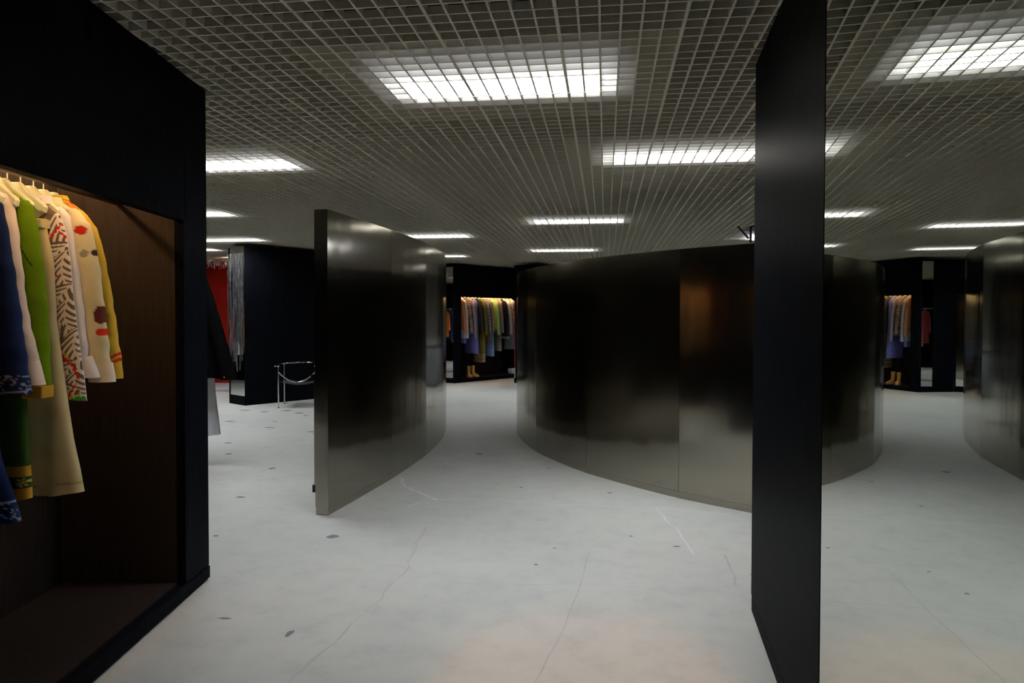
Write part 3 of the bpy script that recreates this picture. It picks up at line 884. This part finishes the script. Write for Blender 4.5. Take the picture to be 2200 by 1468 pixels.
# 5 green cardigan + 6 green skirt ----------------------------------------------
def col_green(x, y, z, part):
    if part == 'trim': return (.62, .36, .04)
    k = .5 + .5 * sin(z * 620)
    c = mixc(GREEN, (.10, .17, .008), k * .6)
    if part == 'sleeve' and abs((x - .15) * 1.0 + (z - 1.92) * .5) < .003 and z > 1.86: return (.02, .03, .01)
    return c
s5 = 1.28
g = garment_root('knitted_cardigan', 'bright green ribbed cardigan with a golden hem', 'cardigan', lloc(s5, RD), LRZ)
body_mesh([(2.21, .04, -.04, .025), (2.17, .11, -.11, .035), (2.13, .155, -.155, .045), (2.03, .165, -.165, .05), (1.7, .17, -.17, .05), (1.34, .18, -.18, .045)], col_green, 5, 90, .004).build('body', 'knit', g, True)
side_sleeves(g, [(2.15, .146), (2.128, .160), (2.034, .176), (1.912, .194), (1.714, .213), (1.536, .220), (1.345, .226)], col_green, .045, .045, 'knit', 51)
solid(MB().prism([(-.15, 1.287), (.224, 1.292), (.226, 1.345), (-.15, 1.345)], 'y', -.066, .02, .004), (.56, .30, .03)).build('hem_band', 'cloth', g)['label'] = 'golden hem band'
solid(MB().prism([(.118, 2.135), (.134, 2.130), (.134, 2.165), (.118, 2.17)], 'y', -.062, -.054, .002), (.65, .52, .02)).build('neck_tag', 'cloth', g)['label'] = 'yellow neck tag'
hang_hanger(lloc(s5, RD), LRZ, RAIL_Z, 'cream plastic hanger holding the green cardigan', 'cream hangers on the left rail')
def col_gsk(x, y, z, part):
    if z < .905 or .955 < z < 1.0: return (.55, .27, .03)
    if z < .955:
        dx = (x - .145); dz_ = z - .93
        if dx * dx + dz_ * dz_ < .021 ** 2 and (sin(atan2(dz_, dx) * 6) > -.2): return (.45, .36, .10)
        return (.03, .06, .012)
    return (.035, .075, .012)
s6 = 1.325
g = garment_root('long_skirt', 'dark green skirt with a golden embroidered border under the cardigan', 'skirt', lloc(s6, RD), LRZ)
body_mesh([(1.98, .11, -.11, .02), (1.6, .135, -.135, .035), (1.283, .146, -.146, .04), (.993, .161, -.161, .04), (.862, .166, -.166, .04)], col_gsk, 6, 70, .005, .006).build('body', 'cloth', g, True)
hang_hanger(lloc(s6, RD), LRZ, RAIL_Z, 'cream plastic hanger holding the dark green skirt', 'cream hangers on the left rail', .12)

# 7 lace blouse -------------------------------------------------------------------
def col_lace(x, y, z, part):
    if part == 'cuff': return (.76, .62, .52)
    k = sin(z * 300) * sin(x * 300 + y * 300)
    c = mixc(LACE, (.50, .38, .28), .35 if k > .5 and z < 1.62 else 0)
    for dx, dz_, r, cc in ((.155, 1.72, .012, (.05, .03, .25)), (.162, 1.68, .011, (.5, .03, .05)), (.155, 1.655, .010, (.03, .15, .03)), (.12, 1.93, .014, (.25, .06, .06)), (.125, 1.90, .010, (.3, .1, .1))):
        if (x - dx) ** 2 + (z - dz_) ** 2 < r * r and y < 0: return cc
    return c
s7 = 1.372
g = garment_root('lace_blouse', 'pale pink lace blouse with a wide plain cuff beside the navy jacket', 'blouse', lloc(s7, RD), LRZ)
body_mesh([(2.20, .06, -.06, .02), (2.165, .10, -.10, .03), (2.11, .13, -.13, .04), (1.9, .14, -.14, .04), (1.42, .15, -.15, .04)], col_lace, 7, 60, .006).build('body', 'cloth', g, True)
side_sleeves(g, [(2.165, .115), (2.14, .13), (2.111, .140), (2.022, .153), (1.886, .166), (1.668, .188), (1.451, .234), (1.44, .236)], col_lace, .042, .042, 'cloth', 71)
sleeve_mesh([(1.452, .192, .044, .042), (1.355, .213, .048, .045)], col_lace, 8, part='cuff', wr=.001, yo=-.012).build('cuff', 'cloth', g, True)
hang_hanger(lloc(s7, RD), LRZ, RAIL_Z, 'cream plastic hanger holding the lace blouse', 'cream hangers on the left rail')

# 8 navy denim jacket and 9 navy denim skirt ----------------------------------------
def hemlines(x, z, z0, z1):
    if not z0 < z < z1: return False
    if abs(z - z0 - .012) < .0016 or abs(z - z1 + .006) < .0016: return True
    for k, o in ((1.2, 0), (-1.4, .02), (.6, .045), (-.7, .07), (2.2, .09)):
        u = (z - z0 - k * x + o * 3) / .085
        if abs(u - round(u)) < .018: return True
    return False
def col_navy(x, y, z, part):
    c = mixc(NAVY, (.012, .024, .075), .5 + .5 * sin(x * 70 + z * 3))
    if hemlines(x, z, 1.325, 1.405): return (.30, .32, .42)
    return c
s8 = 1.46
g = garment_root('denim_jacket', 'navy denim jacket with pale stitched hem at the left picture edge', 'jacket', lloc(s8, RD), LRZ)
body_mesh([(2.20, .07, -.07, .03), (2.17, .12, -.12, .04), (2.13, .135, -.135, .05), (2.0, .15, -.15, .05), (1.33, .175, -.175, .05)], col_navy, 8, 60, .006).build('body', 'cloth', g, True)
side_sleeves(g, [(2.165, .118), (2.137, .139), (2.097, .153), (1.982, .174), (1.876, .189), (1.688, .216), (1.436, .244), (1.325, .260)], col_navy, .062, .05, 'cloth', 81)
hang_hanger(lloc(s8, RD), LRZ, RAIL_Z, 'cream plastic hanger holding the navy denim jacket', 'cream hangers on the left rail')
def col_nsk(x, y, z, part):
    if hemlines(x, z, .825, .905): return (.26, .28, .38)
    return mixc(NAVY, (.015, .03, .10), .5 + .5 * sin(x * 50))
s9 = 1.545
g = garment_root('denim_skirt', 'navy denim skirt with crosshatched stitched hem at the lower left', 'skirt', lloc(s9, RD), LRZ)
body_mesh([(2.06, .12, -.12, .02), (1.9, .14, -.14, .04), (1.4, .15, -.15, .045), (1.074, .186, -.186, .05), (.914, .236, -.236, .05), (.822, .261, -.261, .05)], col_nsk, 9, 70, .006).build('body', 'cloth', g, True)
solid(MB().prism([(-.122, 2.03), (.122, 2.03), (.12, 2.07), (-.12, 2.07)], 'y', -.03, .03, .004), NAVY).build('waistband', 'cloth', g)
hang_hanger(lloc(s9, RD), LRZ, RAIL_Z, 'cream plastic clip hanger holding the navy denim skirt', 'cream hangers on the left rail', .14)
# a few more clothes on the rail just outside the picture, mirrored in steel and glass
for k, (c, h) in enumerate([((.45, .10, .03), 1.2), ((.55, .45, .25), 1.0), ((.05, .10, .2), 1.35), ((.5, .3, .05), 1.1), ((.6, .55, .5), 1.25), ((.2, .25, .05), 1.0)]):
    s = 1.72 + .16 * k
    nm = ['rust', 'sand', 'slate blue', 'amber', 'off-white', 'moss green'][k]
    g = garment_root('long_coat', f'{nm} coat on the left rail, beyond the picture edge', 'coat', lloc(s, RD), LRZ)
    cf = (lambda c: lambda x, y, z, p: c)(c)
    body_mesh([(2.2, .07, -.07, .03), (2.14, .18, -.18, .05), (2.05, .22, -.22, .06), (h, .24, -.24, .06)], cf, 100 + k, 36, .03).build('body', 'cloth', g, True)
    side_sleeves(g, [(2.15, .18), (2.05, .24), (1.7, .28), (1.4, .30)], cf, .05, .05, 'cloth', 200 + k)
    hang_hanger(lloc(s, RD), LRZ, RAIL_Z, f'cream plastic hanger holding the {nm} coat', 'cream hangers on the left rail')

# ------------------------------------------------------------------ small garments of the far niche
FROT = FRZ + pi / 2                  # garment local x = into the niche (away), so widths run front to back
def floc(s, d): 
    p = FP + FA * s + FB * d
    return (p.x, p.y, 0)
FRAIL = 2.25
def small_garment(name, label, cat, loc, rz, zr, c, hem, w0=.2, w1=.24, sl=None, c2=None, group=None, band=None, hgroup='hangers in the far niche', hl=None, th=.045):
    g = garment_root(name, label, cat, loc, rz, group)
    def cf(x, y, z, p):
        cc = c if c2 is None else (c if (z > band[0] if band else True) else c2)
        if callable(cc): cc = cc(x, z)
        return cc
    t = zr - .07
    body_mesh([(t, .07, -.07, .02), (t - .05, w0 * .75, -w0 * .75, th * .7), (t - .13, w0, -w0, th), (hem, w1, -w1, th)], cf, hash(label) % 1000 if False else len(label) * 7, 24, .03, .008).build('body', 'cloth', g, True)
    if sl:
        for sg in (1, -1):
            sleeve_mesh([(t - .06, sg * (w0 - .05), .03, .035), (t - .14, sg * (w0 + .0), .045, .045), (t - .45, sg * (w0 + .05), .045, .045), (sl, sg * (w0 + .085), .04, .042)], cf, 3, 12, .03).build('sleeve', 'cloth', g, True)
    hang_hanger(loc, rz, zr, hl or 'cream hanger carrying the ' + label.split(' on ')[0].split(' in ')[0][:60], hgroup, .13)
    return g
def plaid(a, b, w):
    return lambda x, z: b if (abs(((z / w) % 1) - .5) < .13 or abs(((x / w) % 1) - .5) < .12) else a
far = [
 (.36, 'jacket', 'rust brown jacket, leftmost in the far niche', 'jacket', (.30, .12, .06), 1.35, .2, .24, 1.25, None, None),
 (.46, 'shirt', 'white cuffed shirt just inside the rust jacket, far niche', 'shirt', (.5, .5, .55), 1.0, .17, .2, 1.12, (.16, .17, .42), (1.15,)),
 (.60, 'cardigan', 'dark patterned cardigan in the far niche beside the mauve one', 'cardigan', plaid((.10, .07, .06), (.25, .18, .12), .07), 1.3, .2, .2, 1.3, None, None),
 (.74, 'cardigan', 'long grey mauve cardigan in the far niche', 'cardigan', (.27, .22, .24), 1.25, .2, .22, 1.12, None, None),
 (.88, 'dress', 'periwinkle blue dress in the far niche', 'dress', (.14, .15, .42), .72, .19, .25, None, None, None),
 (1.00, 'sweater', 'black sweater with cream neck ring in the far niche', 'sweater', (.03, .03, .03), 1.3, .2, .2, 1.3, None, None),
 (1.15, 'long_coat', 'long olive green coat with plaid hem in the far niche', 'coat', (.15, .13, .025), .47, .19, .24, 1.2, plaid((.38, .30, .17), (.22, .14, .06), .10), (.70,)),
 (1.30, 'blouse', 'slate grey blouse in the far niche', 'blouse', plaid((.16, .18, .21), (.30, .30, .30), .09), 1.25, .19, .2, 1.3, None, None),
 (1.42, 'shirt', 'orange plaid shirt dress in the far niche', 'dress', plaid((.42, .22, .09), (.16, .20, .22), .14), 1.05, .19, .22, 1.3, None, None),
 (1.54, 'skirt', 'sky blue skirt in the far niche', 'skirt', (.20, .30, .50), .62, .13, .2, None, None, None),
 (1.64, 'cardigan', 'lime green fluffy cardigan in the far niche', 'cardigan', (.42, .62, .18), 1.35, .19, .2, 1.2, None, None),
 (1.78, 'jacket', 'taupe jacket in the far niche', 'jacket', (.33, .25, .25), 1.25, .2, .2, 1.25, None, None),
 (1.90, 'trousers', 'grey trousers below the black jacket in the far niche', 'trousers', (.33, .31, .27), .75, .12, .12, None, None, None),
 (1.98, 'jacket', 'black jacket in the far niche', 'jacket', (.02, .018, .018), 1.15, .2, .22, 1.15, None, None),
 (2.12, 'blouse', 'white blouse in the far niche', 'blouse', (.72, .70, .72), 1.08, .2, .21, 1.2, None, None),
 (2.26, 'blouse', 'cream and black striped blouse in the far niche', 'blouse', (lambda x, z: (.7, .6, .42) if int(x * 60 + 100) % 3 else (.04, .035, .03)), 1.4, .19, .2, 1.5, None, None),
 (2.40, 'dress', 'pale denim dress, rightmost in the far niche', 'dress', (.32, .40, .48), .78, .19, .24, 1.2, None, None)]
for s, nm, lab, cat, c, hem, w0, w1, sl, c2, band in far:
    small_garment(nm, lab, cat, floc(s, .33), FROT, FRAIL, c, hem, w0, w1, sl, c2, None, band, hl='cream hanger of the ' + lab.replace(', leftmost', '').replace(', rightmost', ''))
    if 'neck ring' in lab:
        MB().tube([(.0 + .085 * cos(a), -.06, 2.09 + .11 * sin(a)) for a in [2 * pi * k / 20 for k in range(21)]], .014, 8)
        nr = MB().tube([(-.20 + .07 * cos(a), .055 * sin(a) * .6, 2.06 + .13 * sin(a)) for a in [2 * pi * k / 20 for k in range(21)]], .016, 8)

# mustard boots
def boot(side, loc, rz, lab):
    t = thing('ankle_boot', lab, 'boot', loc, rz, 'mustard boots in the far niche')
    P = [(0.0, .0, .048, .042), (.03, .0, .05, .043), (.08, .005, .05, .044), (.13, -.005, .048, .044), (.2, -.01, .052, .047), (.27, -.012, .056, .05)]
    m = MB(); n = 18
    m.loft([[(cx + rx * cos(2 * pi * j / n), ry * sin(2 * pi * j / n), z + .022) for j in range(n)] for z, cx, rx, ry in P], True, True).build('shaft', 'leather', t, True)
    m = MB(); R = []
    for x, h, w in ((-.02, .10, .042), (.04, .095, .046), (.10, .075, .05), (.16, .055, .05), (.20, .04, .04), (.222, .02, .02)):
        R.append([(x, w * cos(pi * j / 10), .02 + h * sin(pi * j / 10) ** .8) for j in range(11)])
    m.loft(R, True, True); m.build('vamp', 'leather', t, True)
    MB().prism([(-.052, -.035), (.0, -.045), (.12, -.052), (.19, -.042), (.225, -.012), (.225, .012), (.19, .042), (.12, .052), (.0, .045), (-.052, .035)], 'z', 0, .021, .003).build('sole', 'sole', t)
    return t
b0 = floc(.66, .22); boot(1, (b0[0], b0[1], .1005), math.radians(-60), 'mustard ankle boot on the far niche floor, the left one of the pair')
b1 = floc(.86, .26); boot(-1, (b1[0], b1[1], .1005), math.radians(-38), 'mustard ankle boot on the far niche floor, the right one of the pair')
wbx = thing('shoe_box', 'small white box at the right end of the far niche floor', 'box', (*floc(2.42, .25)[:2], .1005), FRZ)
MB().bbox(-.11, .11, -.08, .08, 0, .10).build('tray', 'white', wbx); MB().bbox(-.114, .114, -.084, .084, .1005, .135).build('lid', 'white', wbx)

# ------------------------------------------------------------------ coat and pale dress on the rail behind the left cabinet
kr = thing('clothes_rack', 'black steel clothes rack mostly hidden behind the left cabinet', 'clothes rack', (-5.0, 7.0, 0))
MB().tube([(-.75, 0, 2.13), (.60, 0, 2.13)], .014, 10).build('rail', 'rail', kr, True)
for x in (-.7, .30):
    MB().tube([(x, 0, .03), (x, 0, 2.12)], .014, 10).build('upright', 'rail', kr, True)
    MB().bbox(x - .03, x + .03, -.28, .28, 0, .03).build('foot', 'rail', kr)
kblk = lambda x, y, z, p: (.0012, .0012, .0014)
g = garment_root('long_coat', 'black coat hanging just past the left cabinet edge', 'coat', (-4.46, 7.0, 0), 0)
body_mesh([(2.09, .09, -.09, .03), (2.05, .20, -.20, .05), (1.99, .26, -.26, .05), (1.85, .30, -.30, .06), (1.2, .37, -.37, .07), (1.0, .39, -.39, .07)], kblk, 50, 40, .02).build('body', 'cloth', g, True)
sleeve_mesh([(2.04, .225, .035, .05), (1.9, .26, .06, .055), (1.55, .36, .07, .06), (1.2, .455, .08, .065), (.99, .505, .085, .07)], kblk, 4, 20, .03, yo=-.05).build('sleeve', 'cloth', g, True)
sleeve_mesh([(2.04, -.225, .035, .05), (1.9, -.26, .06, .055), (1.0, -.505, .085, .07)], kblk, 4, 20, .03).build('sleeve', 'cloth', g, True)
lathe(MB(), [(.005, 0), (.006, .001), (.006, .003)], 12).build('button', 'button', g, True).matrix_local = Matrix.Translation((.50, -.128, 1.02)) @ Euler((pi / 2, 0, 0)).to_matrix().to_4x4()
hang_hanger((-4.46, 7.0), 0, 2.147, 'cream hanger holding the black coat on the hidden rack', 'hangers on the rack behind the left cabinet', .1)
kgr = lambda x, y, z, p: (.50, .51, .52)
g = garment_root('long_dress', 'pale grey dress below the black coat beside the left cabinet', 'dress', (-4.56, 7.16, 0), 0)
body_mesh([(2.04, .05, -.05, .02), (1.9, .08, -.08, .03), (1.3, .25, -.25, .05), (1.16, .30, -.30, .05), (.8, .33, -.33, .06), (.36, .385, -.385, .07)], kgr, 51, 50, .015, .012).build('body', 'cloth', g, True)
hang_hanger((-4.56, 7.16), 0, 2.147, 'cream hanger holding the pale grey dress on the hidden rack', 'hangers on the rack behind the left cabinet', .08)
MB().tube([(.0, .16, 2.13), (.60, .16, 2.13)], .014, 10).build('rail', 'rail', kr, True)
MB().tube([(.30, 0, 2.13), (.30, .16, 2.13)], .012, 10).build('stretcher', 'rail', kr, True)

# ------------------------------------------------------------------ second lit niche behind the left cabinet, seen as the brown glow in the right partition
hc = thing('display_cabinet', 'black cabinet with warm niche behind the left one, seen only mirrored in steel', 'cabinet', (-5.1, 3.0, 0), pi / 2)
MB().bbox(.0, .25, 0, .8, .0, CEIL).build('end_panel', 'wood', hc)
MB().bbox(3.15, 3.4, 0, .8, .0, CEIL).build('end_panel', 'wood', hc)
MB().bbox(.251, 3.149, 0, .05, 2.2, CEIL).build('lintel', 'wood', hc)
MB().box(.251, 3.149, .70, .8, .0, CEIL).build('back_panel', 'niche', hc)
MB().box(.251, 3.149, .051, .699, 2.5, 2.54).build('soffit', 'niche', hc)
MB().bbox(.251, 3.149, 0, .699, .0, .1).build('plinth', 'wood', hc)
MB().box(.28, 3.12, .10, .13, 2.47, 2.49).build('light_strip', 'led', hc)
MB().tube([(.25, .35, 2.25), (3.15, .35, 2.25)], .013, 8).build('clothes_rail', 'rail', hc, True)
for k, (c, nm) in enumerate([((.45, .22, .08), 'ginger'), ((.50, .38, .20), 'camel'), ((.30, .12, .06), 'russet'), ((.55, .45, .32), 'oatmeal'), ((.40, .26, .10), 'tobacco'), ((.46, .30, .18), 'hazel')]):
    small_garment('long_coat', f'{nm} coat in the hidden niche behind the left cabinet', 'coat', (-5.45, 3.6 + .44 * k, 0), 0, 2.25, c, 1.1 - .06 * (k % 3), .2, .23, 1.35, hl=f'cream hanger of the {nm} coat in the hidden niche', hgroup='hangers in the hidden niche')

# ------------------------------------------------------------------ rack seen only in the mirrors
RKP = Vector((-10.9, 12.6)); RKD = Vector((.83, .57)).normalized(); RKT = Vector((-RKD.y, RKD.x)); RKZ = atan2(RKT.y, RKT.x)
mr = thing('clothes_rack', 'steel clothes rack with bright clothes seen in the far slim mirror', 'clothes rack', (*RKP, 0), RKZ)
MB().tube([(-1.3, 0, 2.0), (1.3, 0, 2.0)], .016, 10).build('rail', 'chrome', mr, True)
for x in (-1.28, 1.28):
    MB().tube([(x, 0, .03), (x, 0, 2.0)], .016, 10).build('upright', 'chrome', mr, True)
    MB().bbox(x - .03, x + .03, -.28, .28, 0, .03).build('foot', 'chrome', mr)
bb = MB().bbox(-2.0, 2.0, 1.0, 1.06, 0, 3.0).build('backdrop_panel', 'wood'); bb.location = (*RKP, 0); bb.rotation_euler = (0, 0, RKZ)
tag(bb, 'plain black panel behind the mirrored clothes rack', 'wall panel')
for k, (c, lab) in enumerate([((.55, .16, .14), 'coral pink'), ((.02, .025, .10), 'navy'), ((.60, .30, .28), 'rose'), ((.42, .55, .03), 'yellow green'), ((.03, .04, .09), 'dark slate'), ((.6, .16, .02), 'orange'), ((.7, .72, .7), 'white'), ((.5, .1, .1), 'red')]):
    p = RKP + RKT * (-.62 + .17 * k)
    small_garment('long_shirt', f'{lab} garment on the rack reflected in the far slim mirror', 'shirt', (p.x, p.y, 0), RKZ + math.radians(58), 2.0 + .0165, c if k != 1 else (lambda x, z: (.75, .12, .02) if 1.55 < z < 1.68 else (.02, .025, .10)), .75 + .1 * (k % 3), .2, .22, 1.2, hl=f'white hanger of the {lab} garment on the mirrored rack', hgroup='hangers on the mirrored rack')

# added lamp standing in for warm niche light the mirror throws on the floor
sl_ = bpy.data.lights.new('added_bounce_spot', 'SPOT'); sl_.energy = SPOT; sl_.color = (1.0, .50, .20); sl_.spot_size = math.radians(25); sl_.spot_blend = .55; sl_.shadow_soft_size = .05
so = bpy.data.objects.new('added_bounce_spot', sl_); COL.objects.link(so); so.location = (-.3, 1.0, 3.0)
so.rotation_euler = (Vector((-.10, 3.05, 0)) - Vector((-.3, 1.0, 3.0))).to_track_quat('-Z', 'Y').to_euler()
